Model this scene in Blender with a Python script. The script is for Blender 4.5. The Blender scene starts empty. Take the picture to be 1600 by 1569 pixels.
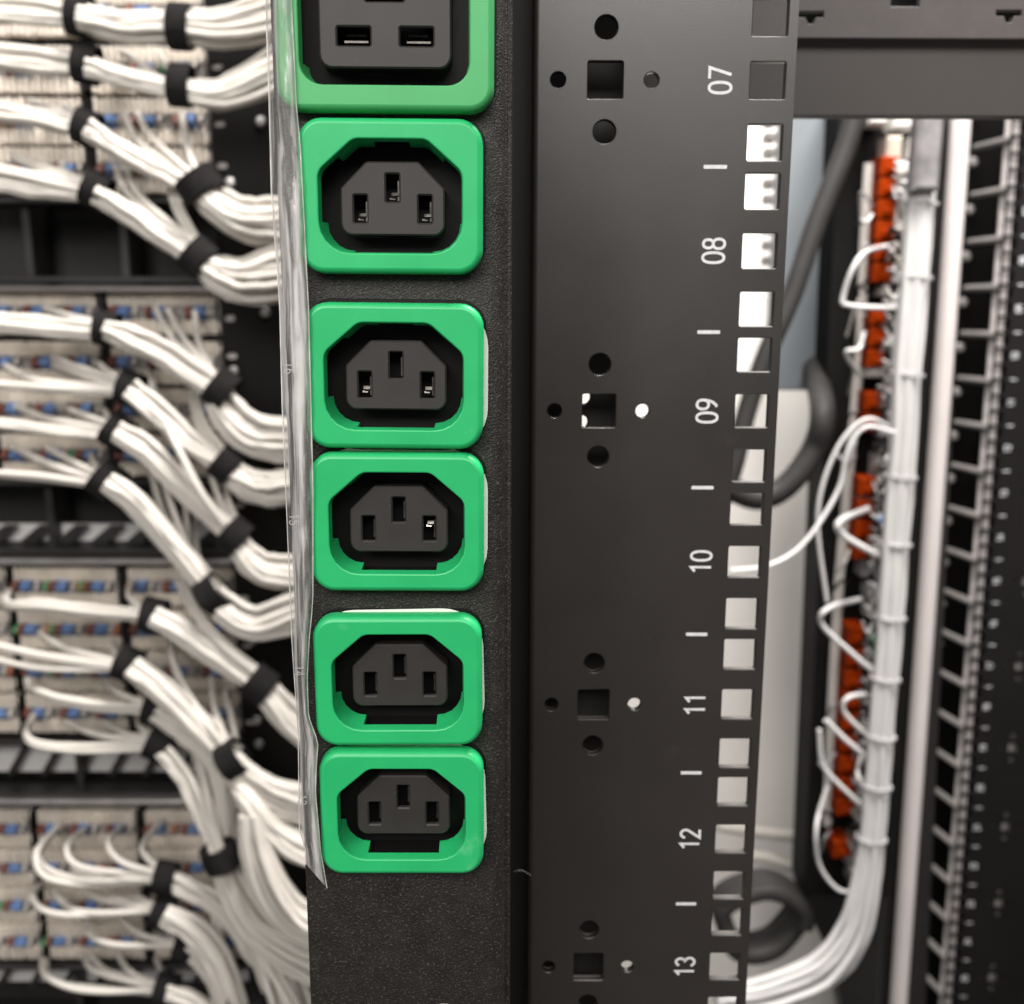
import bpy, math, random
from mathutils import Vector, Matrix, Euler, noise
from mathutils.geometry import tessellate_polygon
random.seed(7)
S = 0.001                                   # all lengths below are millimetres
SC = bpy.context.scene
COL = SC.collection

# ------------------------------------------------------------------ camera, light, exposure
CAM = Vector((-70.19, -291.26, -57.23)); ROT = Euler((1.3735, -0.0026, -0.0058), 'XYZ'); FPX = 1600.0
cd = bpy.data.cameras.new('camera'); cam = bpy.data.objects.new('camera', cd); COL.objects.link(cam)
cam.location = CAM * S; cam.rotation_euler = ROT
cd.sensor_fit = 'HORIZONTAL'; cd.sensor_width = 36; cd.lens = 36.0 * FPX / 1600.0
cd.clip_start = 0.01; cd.clip_end = 50
cd.dof.use_dof = True; cd.dof.focus_distance = 0.236; cd.dof.aperture_fstop = 16.5; cd.dof.aperture_blades = 0
SC.camera = cam
W = bpy.data.worlds.new('World'); SC.world = W; W.use_nodes = True
bg = W.node_tree.nodes['Background']; bg.inputs[0].default_value = (1.0, 0.96, 0.93, 1); bg.inputs[1].default_value = 0.14
SC.view_settings.view_transform = 'Standard'; SC.view_settings.look = 'None'
SC.view_settings.exposure = -0.4; SC.view_settings.gamma = 1.0

def area(name, loc, target, sx, sy, watts, col=(1, .965, .93)):
    l = bpy.data.lights.new(name, 'AREA'); l.shape = 'RECTANGLE'; l.size = sx; l.size_y = sy; l.energy = watts; l.color = col
    o = bpy.data.objects.new(name, l); COL.objects.link(o); o.location = Vector(loc) * S
    d = (Vector(target) - Vector(loc)).normalized(); o.rotation_euler = d.to_track_quat('-Z', 'Y').to_euler()
    return o
# ceiling lamps of the near and rear aisles, each followed by an added fill
area('front_lamp', (-150, -1350, 780), (-100, 0, -20), 1.6, 0.6, 36)
area('front_lamp', (-600, -760, 620), (-420, 540, -160), 0.3, 1.0, 10)  # added fill lamp, aimed low into the left rack
area('rear_lamp', (330, 230, 1250), (260, 640, -250), 0.9, 0.3, 58)
area('rear_lamp', (330, 70, 1050), (170, 905, -430), 0.9, 0.3, 46)  # added fill lamp to brighten the lower wall

# ------------------------------------------------------------------ pixel of the photograph -> point at depth Y (mm)
RM = ROT.to_matrix()
def at(px, py, Y):
    d = RM @ Vector(((px - 800) / FPX, -(py - 784.5) / FPX, -1)); t = (Y - CAM.y) / d.y
    return CAM + d * t
def zc(p): return -((RM.transposed() @ (Vector(p) - CAM)).z)
def mmpx(p): return zc(p) / FPX             # millimetres per photo pixel at that point

# ------------------------------------------------------------------ materials
def mat(name, base, rough=.5, metal=0, spec=.5, bump=0, bscale=800, bdist=.0002, var=0, vscale=40, coat=0, sub=0, spk=0, scuff=None, spkt=.66, spkscale=2500, vcol=None):
    m = bpy.data.materials.new(name); m.use_nodes = True; nt = m.node_tree; N = nt.nodes; L = nt.links
    b = N['Principled BSDF']; b.inputs['Base Color'].default_value = (*base, 1); b.inputs['Roughness'].default_value = rough
    b.inputs['Metallic'].default_value = metal; b.inputs['Specular IOR Level'].default_value = spec
    b.inputs['Coat Weight'].default_value = coat
    if sub:
        b.inputs['Subsurface Weight'].default_value = sub; b.inputs['Subsurface Radius'].default_value = (.002, .002, .0015)
    tc = N.new('ShaderNodeTexCoord')
    if var:
        n = N.new('ShaderNodeTexNoise'); n.inputs['Scale'].default_value = vscale; n.inputs['Detail'].default_value = 6; L.new(tc.outputs['Object'], n.inputs['Vector'])
        r = N.new('ShaderNodeMapRange'); r.inputs[1].default_value = .3; r.inputs[2].default_value = .7; L.new(n.outputs['Fac'], r.inputs[0])
        mx = N.new('ShaderNodeMix'); mx.data_type = 'RGBA'; L.new(r.outputs[0], mx.inputs['Factor'])
        hi = vcol or [min(1, c * (1 + var)) for c in base]
        mx.inputs['A'].default_value = (*[c * (1 - (0 if vcol else var)) for c in base], 1); mx.inputs['B'].default_value = (*hi, 1)
        src = mx.outputs['Result']
        r2 = N.new('ShaderNodeMapRange'); r2.inputs[3].default_value = max(.03, rough - .08); r2.inputs[4].default_value = min(1, rough + .08)
        L.new(n.outputs['Fac'], r2.inputs[0]); L.new(r2.outputs[0], b.inputs['Roughness'])
        if spk:
            v = N.new('ShaderNodeTexNoise'); v.inputs['Scale'].default_value = spkscale; v.inputs['Detail'].default_value = 2; L.new(tc.outputs['Object'], v.inputs['Vector'])
            c = N.new('ShaderNodeMapRange'); c.inputs[1].default_value = spkt; c.inputs[2].default_value = spkt + .1; L.new(v.outputs['Fac'], c.inputs[0])
            m2 = N.new('ShaderNodeMix'); m2.data_type = 'RGBA'; L.new(c.outputs[0], m2.inputs['Factor']); L.new(src, m2.inputs['A'])
            m2.inputs['B'].default_value = (spk, spk * .9, spk * .8, 1); src = m2.outputs['Result']
        if scuff:
            g = N.new('ShaderNodeNewGeometry'); n4 = N.new('ShaderNodeTexNoise'); n4.inputs['Scale'].default_value = 85; n4.inputs['Detail'].default_value = 9; n4.inputs['Roughness'].default_value = .72; L.new(g.outputs['Position'], n4.inputs['Vector'])
            c4 = N.new('ShaderNodeMapRange'); c4.inputs[1].default_value = .60; c4.inputs[2].default_value = .74; c4.inputs[4].default_value = .55; L.new(n4.outputs['Fac'], c4.inputs[0])
            m4 = N.new('ShaderNodeMix'); m4.data_type = 'RGBA'; L.new(c4.outputs[0], m4.inputs['Factor']); L.new(src, m4.inputs['A']); m4.inputs['B'].default_value = (*scuff, 1); src = m4.outputs['Result']
        L.new(src, b.inputs['Base Color'])
    if bump:
        n2 = N.new('ShaderNodeTexNoise'); n2.inputs['Scale'].default_value = bscale; n2.inputs['Detail'].default_value = 3; L.new(tc.outputs['Object'], n2.inputs['Vector'])
        bp = N.new('ShaderNodeBump'); bp.inputs['Strength'].default_value = bump; bp.inputs['Distance'].default_value = bdist
        L.new(n2.outputs['Fac'], bp.inputs['Height']); L.new(bp.outputs[0], b.inputs['Normal'])
    return m
M = dict(
    pdu=mat('black_powder_coat', (.0135, .0108, .0094), .5, bump=.7, bscale=2600, bdist=.0004, var=.35, vscale=160, spk=.062, spkscale=1500, spkt=.58),
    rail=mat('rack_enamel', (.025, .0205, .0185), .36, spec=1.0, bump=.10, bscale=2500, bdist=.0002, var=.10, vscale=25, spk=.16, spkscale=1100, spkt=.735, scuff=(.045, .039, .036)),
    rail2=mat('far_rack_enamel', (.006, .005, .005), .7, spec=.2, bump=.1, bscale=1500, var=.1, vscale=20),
    green=mat('green_plastic', (.020, .445, .145), .42, bump=.10, bscale=2600, bdist=.0001, var=.07, vscale=60, sub=.06, scuff=(.15, .56, .28)),
    green2=mat('pale_green_plastic', (.062, .39, .125), .45, bump=.06, bscale=2600, bdist=.0001, var=.05, vscale=60, sub=.06),
    insert=mat('charcoal_plastic', (.027, .0232, .022), .55, bump=.16, bscale=3000, bdist=.0001, var=.10, vscale=110, spk=.12, spkscale=1300, spkt=.73),
    black=mat('black_plastic', (.005, .0045, .0045), .5, spec=.25, bump=.1, bscale=900, var=.2),
    velcro=mat('black_velcro', (.011, .010, .010), .95, spec=.2, bump=.9, bscale=1300, bdist=.0008, var=.3, vscale=120),
    contact=mat('nickel_contact', (.55, .52, .47), .3, metal=1),
    brass=mat('brass_contact', (.45, .36, .12), .35, metal=1),
    white_paint=mat('white_print', (.72, .72, .74), .6, var=.12, vscale=700),
    paper=mat('white_paper', (.85, .83, .78), .8),
    cable=mat('white_cable_jacket', (.56, .525, .475), .58, var=.05, vscale=14, bump=.05, bscale=200),
    cable2=mat('bright_white_jacket', (.56, .545, .535), .45, var=.04, vscale=14),
    cablegrey=mat('grey_cable_jacket', (.48, .45, .42), .5, var=.08, vscale=14),
    cream=mat('cream_block', (.80, .73, .64), .6, var=.16, vscale=45),
    blockgrey=mat('block_grey', (.22, .20, .19), .6, var=.2, vscale=90),
    blue=mat('blue_wire', (.12, .21, .42), .5, var=.2, vscale=150),
    brown=mat('brown_wire', (.19, .065, .05), .55, var=.2, vscale=150),
    orangew=mat('orange_wire', (.42, .15, .07), .5, var=.2, vscale=150),
    greenw=mat('green_wire', (.06, .28, .12), .5, var=.2, vscale=150),
    orange=mat('orange_fuse', (.25, .025, .0004), .6, spec=.05, var=.12, vscale=80),
    deepblack=mat('deep_black', (.006, .0055, .005), .7, spec=.15, var=.2),
    dark=mat('cabinet_black', (.012, .0105, .010), .6, var=.25, vscale=15, bump=.1, bscale=700),
    steel=mat('bare_steel', (.55, .53, .52), .38, metal=.85, var=.12, vscale=40),
    pale=mat('pale_lacquer', (.58, .53, .515), .4, var=.05, vscale=12),
    shelf=mat('shelf_grey', (.105, .092, .09), .55, var=.10, vscale=160, bump=.2, bscale=1500),
    lip=mat('shelf_lip', (.072, .063, .058), .5, var=.06, vscale=40),
    wall=mat('cream_wall', (.82, .785, .74), .75, var=.06, vscale=5),
    bluegrey=mat('blue_grey_panel', (.15, .168, .182), .55, var=.06, vscale=10),
    rubber=mat('black_rubber', (.030, .028, .027), .6, spec=.3, var=.2, vscale=30),
    clearpl=mat('milky_plastic', (.42, .40, .41), .25, var=.1, vscale=25),
    smoky=mat('smoky_plastic', (.22, .21, .215), .25, var=.35, vscale=60),
    tie=mat('grey_tie', (.42, .41, .41), .5, var=.1, vscale=60),
    white_conn=mat('white_connector', (.62, .60, .57), .4, var=.05, vscale=50),
    beigeconn=mat('beige_connector', (.42, .36, .30), .45, var=.1, vscale=50),
    rod=mat('grey_finger', (.22, .205, .195), .5, var=.1, vscale=40),
)
def film_mat():
    m = bpy.data.materials.new('clear_film'); m.use_nodes = True; nt = m.node_tree; N = nt.nodes; L = nt.links
    b = N['Principled BSDF']; out = N['Material Output']
    b.inputs['Base Color'].default_value = (.74, .72, .70, 1); b.inputs['Roughness'].default_value = .18; b.inputs['Coat Weight'].default_value = .6; b.inputs['Coat Roughness'].default_value = .06
    tr = N.new('ShaderNodeBsdfTransparent'); tr.inputs[0].default_value = (.97, .96, .95, 1)
    mx = N.new('ShaderNodeMixShader'); tc = N.new('ShaderNodeTexCoord'); mp = N.new('ShaderNodeMapping'); mp.inputs['Scale'].default_value = (330, 330, 22)
    n = N.new('ShaderNodeTexNoise'); n.inputs['Scale'].default_value = 1; n.inputs['Detail'].default_value = 5; n.inputs['Roughness'].default_value = .6
    L.new(tc.outputs['Object'], mp.inputs[0]); L.new(mp.outputs[0], n.inputs['Vector'])
    r = N.new('ShaderNodeMapRange'); r.inputs[1].default_value = .43; r.inputs[2].default_value = .60; r.inputs[3].default_value = .18; r.inputs[4].default_value = .80; L.new(n.outputs['Fac'], r.inputs[0])  # milky streaks in the opacity stand in for sheen and glints
    n3 = N.new('ShaderNodeTexNoise'); n3.inputs['Scale'].default_value = 1500; L.new(tc.outputs['Object'], n3.inputs['Vector'])
    bp = N.new('ShaderNodeBump'); bp.inputs['Strength'].default_value = .5; bp.inputs['Distance'].default_value = .001; L.new(n.outputs['Fac'], bp.inputs['Height']); L.new(bp.outputs[0], b.inputs['Normal']); L.new(bp.outputs[0], b.inputs['Coat Normal'])
    L.new(r.outputs[0], mx.inputs[0]); L.new(tr.outputs[0], mx.inputs[1]); L.new(b.outputs[0], mx.inputs[2]); L.new(mx.outputs[0], out.inputs['Surface'])
    return m
M['film'] = film_mat()
M['edgeshine'] = mat('edge_shine', (.62, .60, .57), .2, var=.3, vscale=300)  # opaque pale colour paints the bright line along the film edges

# ------------------------------------------------------------------ mesh helpers
def tag(o, label=None, cat=None, group=None, kind=None):
    if label: o['label'] = label
    if cat: o['category'] = cat
    if group: o['group'] = group
    if kind: o['kind'] = kind
    return o
def empty(name, loc, label=None, cat=None, group=None):
    o = bpy.data.objects.new(name, None); COL.objects.link(o); o.location = Vector(loc) * S; o.empty_display_size = .01
    return tag(o, label, cat, group)
def world_loc(o):
    p = Vector(o.location)
    while o.parent: o = o.parent; p = p + o.location
    return p
class MB:
    def __init__(s): s.v = []; s.f = []
    def quadstrip(s, a, b, closed=True):     # a, b: lists of vertex indices
        n = len(a)
        for i in range(n if closed else n - 1):
            j = (i + 1) % n; s.f.append((a[i], a[j], b[j], b[i]))
    def add(s, pts):
        k = len(s.v); s.v += [tuple(p) for p in pts]; return list(range(k, k + len(pts)))
    def box(s, c, d, rot=None):
        q = []
        for x in (-1, 1):
            for y in (-1, 1):
                for z in (-1, 1):
                    p = Vector((x * d[0] / 2, y * d[1] / 2, z * d[2] / 2))
                    if rot: p = rot @ p
                    q.append(p + Vector(c))
        i = s.add(q)
        for f in ((0, 1, 3, 2), (4, 6, 7, 5), (0, 4, 5, 1), (2, 3, 7, 6), (0, 2, 6, 4), (1, 5, 7, 3)): s.f.append(tuple(i[k] for k in f))
    def cbox(s, c, d, b=.5):                # box with chamfered front (-Y) edges
        x, y, z = c; a, e, h = d[0] / 2, d[1] / 2, d[2] / 2
        def ring(k, yy): return s.add([(x - a + k, yy, z - h + k), (x + a - k, yy, z - h + k), (x + a - k, yy, z + h - k), (x - a + k, yy, z + h - k)])
        r0 = ring(0, y + e); r1 = ring(0, y - e + b); r2 = ring(b, y - e)
        s.quadstrip(r1, r0); s.quadstrip(r2, r1); s.f.append(tuple(r2)); s.f.append(tuple(reversed(r0)))
    def banded(s, xs, zs, holes, y0, y1, bev):
        """a perforated plate cut into cells so that every cell holds few holes"""
        for xa, xb in zip(xs, xs[1:]):
            for za, zb in zip(zs, zs[1:]):
                h = [l for l in holes if xa < sum(p[0] for p in l) / len(l) < xb and za < sum(p[1] for p in l) / len(l) < zb]
                s.plate([[(xa, za), (xb, za), (xb, zb), (xa, zb)]] + [rev(l) for l in h], y0, y1, bev, outer=False)
        x0, x1, z0, z1 = xs[0], xs[-1], zs[0], zs[-1]
        r = s.add([(x0, y0, z0), (x1, y0, z0), (x1, y0, z1), (x0, y0, z1)]); q = s.add([(x0, y1, z0), (x1, y1, z0), (x1, y1, z1), (x0, y1, z1)]); s.quadstrip(q, r)
    def plate(s, loops, y0, y1, bev=0.0, back=True, sides=True, outer=True, hole_y1=None):
        """loops of (x,z): outer counter-clockwise, then holes clockwise. Front face at y0 (towards the camera), back at y1."""
        ins = [offset(l, bev) if bev and (outer or i_) else l for i_, l in enumerate(loops)]
        tri = tessellate_polygon([[Vector((p[0], p[1], 0)) for p in l] for l in ins])
        flat = [p for l in ins for p in l]
        k = s.add([(p[0], y0, p[1]) for p in flat])
        for t in tri:
            a, b, c = (flat[i] for i in t)
            cr = (b[0] - a[0]) * (c[1] - a[1]) - (b[1] - a[1]) * (c[0] - a[0])
            if abs(cr) < 1e-9: continue
            s.f.append(tuple(k[i] for i in (t if cr > 0 else (t[0], t[2], t[1]))))
        o = 0
        for l, li in zip(loops, ins):
            r = k[o:o + len(li)]; o += len(li)
            if not outer and l is loops[0]: continue
            if bev:
                q = s.add([(p[0], y0 + bev, p[1]) for p in l]); s.quadstrip(q, r); r = q
            if sides:
                q = s.add([(p[0], y1 if l is loops[0] or hole_y1 is None else hole_y1, p[1]) for p in l]); s.quadstrip(q, r)
        if back:
            kb = s.add([(p[0], y1, p[1]) for l in loops for p in l]); fl = [p for l in loops for p in l]
            for t in tessellate_polygon([[Vector((p[0], p[1], 0)) for p in l] for l in loops]):
                a, b, c = (fl[i] for i in t)
                cr = (b[0] - a[0]) * (c[1] - a[1]) - (b[1] - a[1]) * (c[0] - a[0])
                if abs(cr) < 1e-9: continue
                s.f.append(tuple(kb[i] for i in (t if cr < 0 else (t[0], t[2], t[1]))))
    def tube(s, pts, r, sides=8, cap=True, flat=1.0):
        pts = [Vector(p) for p in pts]; n = len(pts); up = None; rings = []
        for i, p in enumerate(pts):
            t = (pts[min(i + 1, n - 1)] - pts[max(i - 1, 0)]).normalized()
            if up is None:
                up = t.orthogonal().normalized() if abs(t.y) > .95 else (Vector((0, 1, 0)) - t * t.y).normalized()
            else: up = (up - t * up.dot(t)).normalized()
            sd = t.cross(up); rr = r[i] if isinstance(r, (list, tuple)) else r
            rings.append(s.add([p + (up * math.cos(a) * flat + sd * math.sin(a)) * rr for a in (2 * math.pi * j / sides for j in range(sides))]))
        for a, b in zip(rings, rings[1:]): s.quadstrip(a, b)
        if cap: s.f.append(tuple(reversed(rings[0]))); s.f.append(tuple(rings[-1]))
    def lathe(s, c, prof, sides=16):         # prof: (radius, y) list, axis along Y, facing the camera
        rings = [s.add([(c[0] + r * math.cos(a), c[1] + y, c[2] + r * math.sin(a)) for a in (2 * math.pi * j / sides for j in range(sides))]) for r, y in prof]
        for a, b in zip(rings, rings[1:]): s.quadstrip(b, a)
        s.f.append(tuple(rings[-1]))
    def mesh(s, name, m, org=(0, 0, 0), smooth=35):
        me = bpy.data.meshes.new(name); o = Vector(org)
        me.from_pydata([(Vector(p) - o) * S for p in s.v], [], s.f); me.materials.append(m)
        if smooth:
            me.polygons.foreach_set('use_smooth', [True] * len(me.polygons)); me.set_sharp_from_angle(angle=math.radians(smooth))
        me.update(); return me
    def build(s, name, m, parent=None, org=None, smooth=35):
        """vertices are world mm (or local mm if the parent is a prototype at the origin)"""
        if org is None: org = (0, 0, 0) if not parent else world_loc(parent) / S
        me = s.mesh(name, m, org, smooth); o = bpy.data.objects.new(name, me); COL.objects.link(o)
        if parent: o.parent = parent
        else: o.location = Vector(org) * S
        return o
def offset(l, d):                            # move every vertex inwards (into the solid) by d; works for CCW outer and CW hole loops
    n = len(l); r = []
    for i in range(n):
        p0, p, p1 = (Vector(l[i - 1]), Vector(l[i]), Vector(l[(i + 1) % n]))
        e0 = (p - p0).normalized(); e1 = (p1 - p).normalized(); n0 = Vector((-e0.y, e0.x)); n1 = Vector((-e1.y, e1.x))
        b = n0 + n1
        if b.length < 1e-6: r.append(tuple(p + n0 * d)); continue
        b.normalize(); r.append(tuple(p + b * (d / max(.35, b.dot(n0)))))
    return r
def rounded(poly, rad, seg=5):               # round the corners of a CCW polygon
    n = len(poly); out = []
    rad = rad if isinstance(rad, (list, tuple)) else [rad] * n
    for i in range(n):
        p0, p, p1 = (Vector(poly[i - 1]), Vector(poly[i]), Vector(poly[(i + 1) % n]))
        a = (p0 - p).normalized(); b = (p1 - p).normalized(); ang = a.angle(b); t = rad[i] / math.tan(ang / 2)
        s0 = p + a * t; e0 = p + b * t; c = p + (a + b).normalized() * (rad[i] / math.sin(ang / 2))
        v0 = s0 - c; v1 = e0 - c; tot = v0.angle_signed(v1) if hasattr(v0, 'angle_signed') else 0
        a0 = math.atan2(v0.y, v0.x); da = (math.atan2(v1.y, v1.x) - a0 + math.pi) % (2 * math.pi) - math.pi
        for k in range(seg + 1):
            q = a0 + da * k / seg; out.append((c.x + rad[i] * math.cos(q), c.y + rad[i] * math.sin(q)))
    return out
def rect(cx, cz, w, h): return [(cx - w / 2, cz - h / 2), (cx + w / 2, cz - h / 2), (cx + w / 2, cz + h / 2), (cx - w / 2, cz + h / 2)]
def circ(cx, cz, r, n=24): return [(cx + r * math.cos(2 * math.pi * i / n), cz + r * math.sin(2 * math.pi * i / n)) for i in range(n)]
def rev(l): return list(reversed(l))
def shift(l, dx, dz): return [(a + dx, b + dz) for a, b in l]
def catmull(pts, per=6):
    P = [Vector(p) for p in pts]
    if len(P) < 3: return [P[0].lerp(P[-1], i / per) for i in range(per + 1)]
    P = [P[0] * 2 - P[1]] + P + [P[-1] * 2 - P[-2]]; out = []
    for i in range(1, len(P) - 2):
        p0, p1, p2, p3 = P[i - 1:i + 3]
        for k in range(per):
            t = k / per
            out.append(.5 * ((2 * p1) + (p2 - p0) * t + (2 * p0 - 5 * p1 + 4 * p2 - p3) * t * t + (3 * p1 - p0 - 3 * p2 + p3) * t ** 3))
    out.append(P[-2]); return out
def copy_part(o, parent):
    c = o.copy(); COL.objects.link(c); c.parent = parent
    for ch in o.children: copy_part(ch, c)
    return c

# ------------------------------------------------------------------ stroke figures (printed numbers)
def oval(cx, cy, rx, ry, e=2.6, n=22):
    out = []
    for i in range(n):
        a = 2 * math.pi * i / n; c, s_ = math.cos(a), math.sin(a)
        out.append((cx + rx * math.copysign(abs(c) ** (2 / e), c), cy + ry * math.copysign(abs(s_) ** (2 / e), s_)))
    return out
def arc(cx, cy, rx, ry, a0, a1, n=10): return [(cx + rx * math.cos(math.radians(a0 + (a1 - a0) * i / n)), cy + ry * math.sin(math.radians(a0 + (a1 - a0) * i / n))) for i in range(n + 1)]
GL = {  # strokes in a box 0.5 wide, 1 high; (points, closed)
    '0': [(oval(.25, .5, .23, .5, 2.4), True)],
    '1': [([(.08, .80), (.30, .99), (.30, 0)], False)],
    '2': [(arc(.25, .74, .22, .25, 175, -30) + [(.03, 0), (.48, 0)], False)],
    '3': [(arc(.23, .75, .21, .24, 165, -80) + arc(.23, .255, .24, .255, 80, -165), False)],
    '4': [([(.36, 0), (.36, 1), (.02, .28), (.5, .28)], False)],
    '5': [([(.44, 1), (.10, 1), (.06, .56)] + arc(.23, .30, .23, .30, 120, -160), False)],
    '6': [(oval(.25, .28, .22, .28, 2.2), True), (arc(.50, .30, .47, .70, 180, 108), False)],
    '7': [([(.01, 1), (.48, 1), (.18, 0)], False)],
    '8': [(oval(.25, .755, .19, .235, 2.2), True), (oval(.25, .26, .22, .27, 2.2), True)],
    '9': [(oval(.25, .72, .22, .28, 2.2), True), (arc(0, .70, .47, .70, 0, -72), False)],
}
def ribbon(mb, pts, w, closed, put, lift):
    n = len(pts); A = []; B = []
    for i in range(n):
        p = Vector(pts[i]); p0 = Vector(pts[i - 1]) if (closed or i) else None; p1 = Vector(pts[(i + 1) % n]) if (closed or i < n - 1) else None
        es = [e.normalized() for e in ((p - p0) if p0 is not None else None, (p1 - p) if p1 is not None else None) if e is not None and e.length > 1e-6]
        ns = [Vector((-e.y, e.x)) for e in es]; b = sum(ns, Vector((0, 0))).normalized(); k = w / 2 / max(.45, b.dot(ns[0]))
        A.append(put(p + b * k, lift)); B.append(put(p - b * k, lift))
    mb.quadstrip(mb.add(A), mb.add(B), closed)
def number_mesh(txt, h, stroke, put, gap=.22):
    """put(point in figure space, lift) -> world mm"""
    mb = MB(); wtot = len(txt) * .5 * h + (len(txt) - 1) * gap * h; x = -wtot / 2; li = 0
    for ch in txt:
        for pts, cl in GL[ch]:
            ribbon(mb, [(x + a * h, (b - .5) * h) for a, b in pts], stroke, cl, put, li); li += 1
        x += (.5 + gap) * h
    return mb
U = 44.45

# ================================================================== LARGE STRUCTURE
def quad_wall(name, pts, m, kind='structure', label=None, thick=6):
    mb = MB(); P = [Vector(p) for p in pts]; nn = (P[1] - P[0]).cross(P[2] - P[0]).normalized() * thick
    a = mb.add(P); b = mb.add([p + nn for p in P]); mb.f.append(tuple(a)); mb.f.append(tuple(reversed(b))); mb.quadstrip(b, a)
    o = mb.build(name, m, None, sum(P, Vector()) / 4, smooth=0); o['kind'] = kind
    return o
quad_wall('wall', [(-60, 905, -1500), (900, 905, -1500), (900, 905, 900), (-60, 905, 900)], M['wall'])
quad_wall('cabinet_backdrop', [(-1500, 760, -1500), (-5, 760, -1500), (-5, 760, 900), (-1500, 760, 900)], M['dark'])

mb = MB(); mb.cbox((-118, 485, -250), (84, 120, 1700), 3)  # unseen duct added to hide the cable ends behind the power strip
tag(mb.build('cable_duct', M['deepblack']), kind='structure')
# ================================================================== MOUNTING RAIL (near)
def rail(label, name_mat, x_sign, org, z_lo, z_hi, x_in, first_u, numbers=True, bend=True, thick=2.5, pitch=15.875, hole=9.5):
    """org: world mm of the cage-hole column at unit first_u; the plate faces -Y. x_sign -1 mirrors it."""
    root = empty('mounting_rail', (org[0], org[1], org[2]), label, 'rack rail')
    sx = x_sign; ox, oy, oz = org
    xl, xr = (x_in, 7.35)
    outer = [(xl, z_lo), (xr, z_lo), (xr, z_hi), (xl, z_hi)]
    holes = []
    k0 = math.ceil(z_lo / U) - 1; k1 = math.floor(z_hi / U) + 1
    def ok(z, r): return z - r > z_lo + 1 and z + r < z_hi - 1
    for k in range(k0, k1 + 1):
        for dz in (-pitch, 0, pitch):
            z = k * U + dz
            if ok(z, 5): holes.append(rounded(rect(0, z, hole, hole), .45, 2))
        if k % 2 == 0:
            z = k * U
            if ok(z, 17):
                holes.append(rounded(rect(-43.6, z, 9.5, 9.6), .5, 2)); holes.append(circ(-43.6, z + 13.2, 3.1)); holes.append(circ(-43.6, z - 13.2, 3.1))
                holes.append(circ(-56.3, z, 2.05, 20)); holes.append(circ(-31.2, z, 2.0, 20))
    mb = MB()
    zs = [z_lo] + [k * U + U / 2 for k in range(k0, k1 + 1) if z_lo + 4 < k * U + U / 2 < z_hi - 4] + [z_hi]
    mb.banded([xl, -22, xr], zs, holes, 0, thick, .22)
    if bend:      # rolled edge and return flange on the inner side
        pr = [(xl, 0.004)] + [(xl - 1.6 * math.sin(a), 1.6 - 1.6 * math.cos(a)) for a in (math.radians(t) for t in (15, 30, 45, 60, 75, 90))] + [(xl - 1.6, 12)]
        a = mb.add([(x, y, z_lo) for x, y in pr]); b = mb.add([(x, y, z_hi) for x, y in pr]); mb.quadstrip(b, a, False)
    if sx < 0:
        mb.v = [(-x, y, z) for x, y, z in mb.v]; mb.f = [tuple(reversed(f)) for f in mb.f]
    mb.v = [(x + ox, y + oy, z + oz) for x, y, z in mb.v]
    mb.build('plate', M[name_mat], root, smooth=30)
    n = 0
    for k in range(k0, k1 + 1):
        z = k * U; num = first_u - k
        if not (ok(z, 12)) or not 1 <= num <= 47: continue
        if numbers:
            put = lambda p, li, z=z: (ox + sx * (-12.75 - (p.y if sx > 0 else -p.y) ), oy - .05 - .01 * li, oz + z + (p.x if sx > 0 else p.x))
            number_mesh('%02d' % num, 5.9, .78, put, .13).build('printed_number', M['white_paint'], root, smooth=0)
        t = MB()
        r = rounded(rect(ox + sx * -13.2, oz + z - U / 2, 6.4, 1.0), .2, 2)
        t.f.append(tuple(t.add([(x, oy - .05, zz) for x, zz in r]))); t.build('tick_mark', M['white_paint'], root, smooth=0)
    return root
near_rail = rail('nearest charcoal rack rail, right of the green sockets, printed 07 to 13 in white', 'rail', 1, (0, 0, 0), -420, 150, -61.5, 7)

# dark bracket close behind the crosses of the near rail
mb = MB()
mb.plate([[(-84, -410), (-35.5, -410), (-35.5, 140), (-84, 140)]] + [rev(circ(at(911, 621, 14).x, at(911, 621, 14).z, 2.2, 16)), rev(circ(at(907, 660, 14).x, at(907, 660, 14).z, 2.2, 16))], 14, 17, .3)
mb.box((-36.8, 32, -135), (2.4, 29, 549))
tag(mb.build('bracket', M['dark'], None, (-50, 14, -410)), 'flat black bracket seen through the cross-shaped holes of the nearest rail', 'bracket')

# ================================================================== POWER STRIP
XC = -95.1; YF = -66.0; YB = -61.4
pdu = empty('power_strip', (XC, -30, -330), 'black vertical power strip carrying six green sockets in a column', 'power strip')
Z13 = [-36.4, -74.4, -107.35, -145.2, -178.5]; Z19 = .4
hz = MB()
XL, XR = -119.6, -68.9
face = [(XL + 1.2, -330), (XR - 4.6, -330), (XR - 4.6, 120), (XL + 1.2, 120)]
hs = [rev(rounded(rect(XC, z, 33.5, 26.5), 3, 3)) for z in Z13] + [rev(rounded(rect(-95.3, Z19, 38, 32), 3, 3))]
hz.plate([face] + hs, YB, YB + 2, 0, back=False)
pr = [(XR - 4.6, YB)] + [(XR - 4.6 + 3.0 * math.sin(a), YB + 3.0 - 3.0 * math.cos(a)) for a in (math.radians(t) for t in (18, 36, 54, 72, 86))]
x, y = pr[-1]
pr += [(x + .12, y + .5), (x + .5, y + .72), (x + .62, y + 1.1), (x + 1.3, y + 1.15), (x + 1.62, y + 1.5), (x + 1.62, y + 64), (XC, y + 66), (XL - .2, y + 64), (XL, YB + 1.2), (XL + .35, YB + .35), (XL + 1.2, YB)]  # sides extended back to block light and keep the rail edge dark
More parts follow.
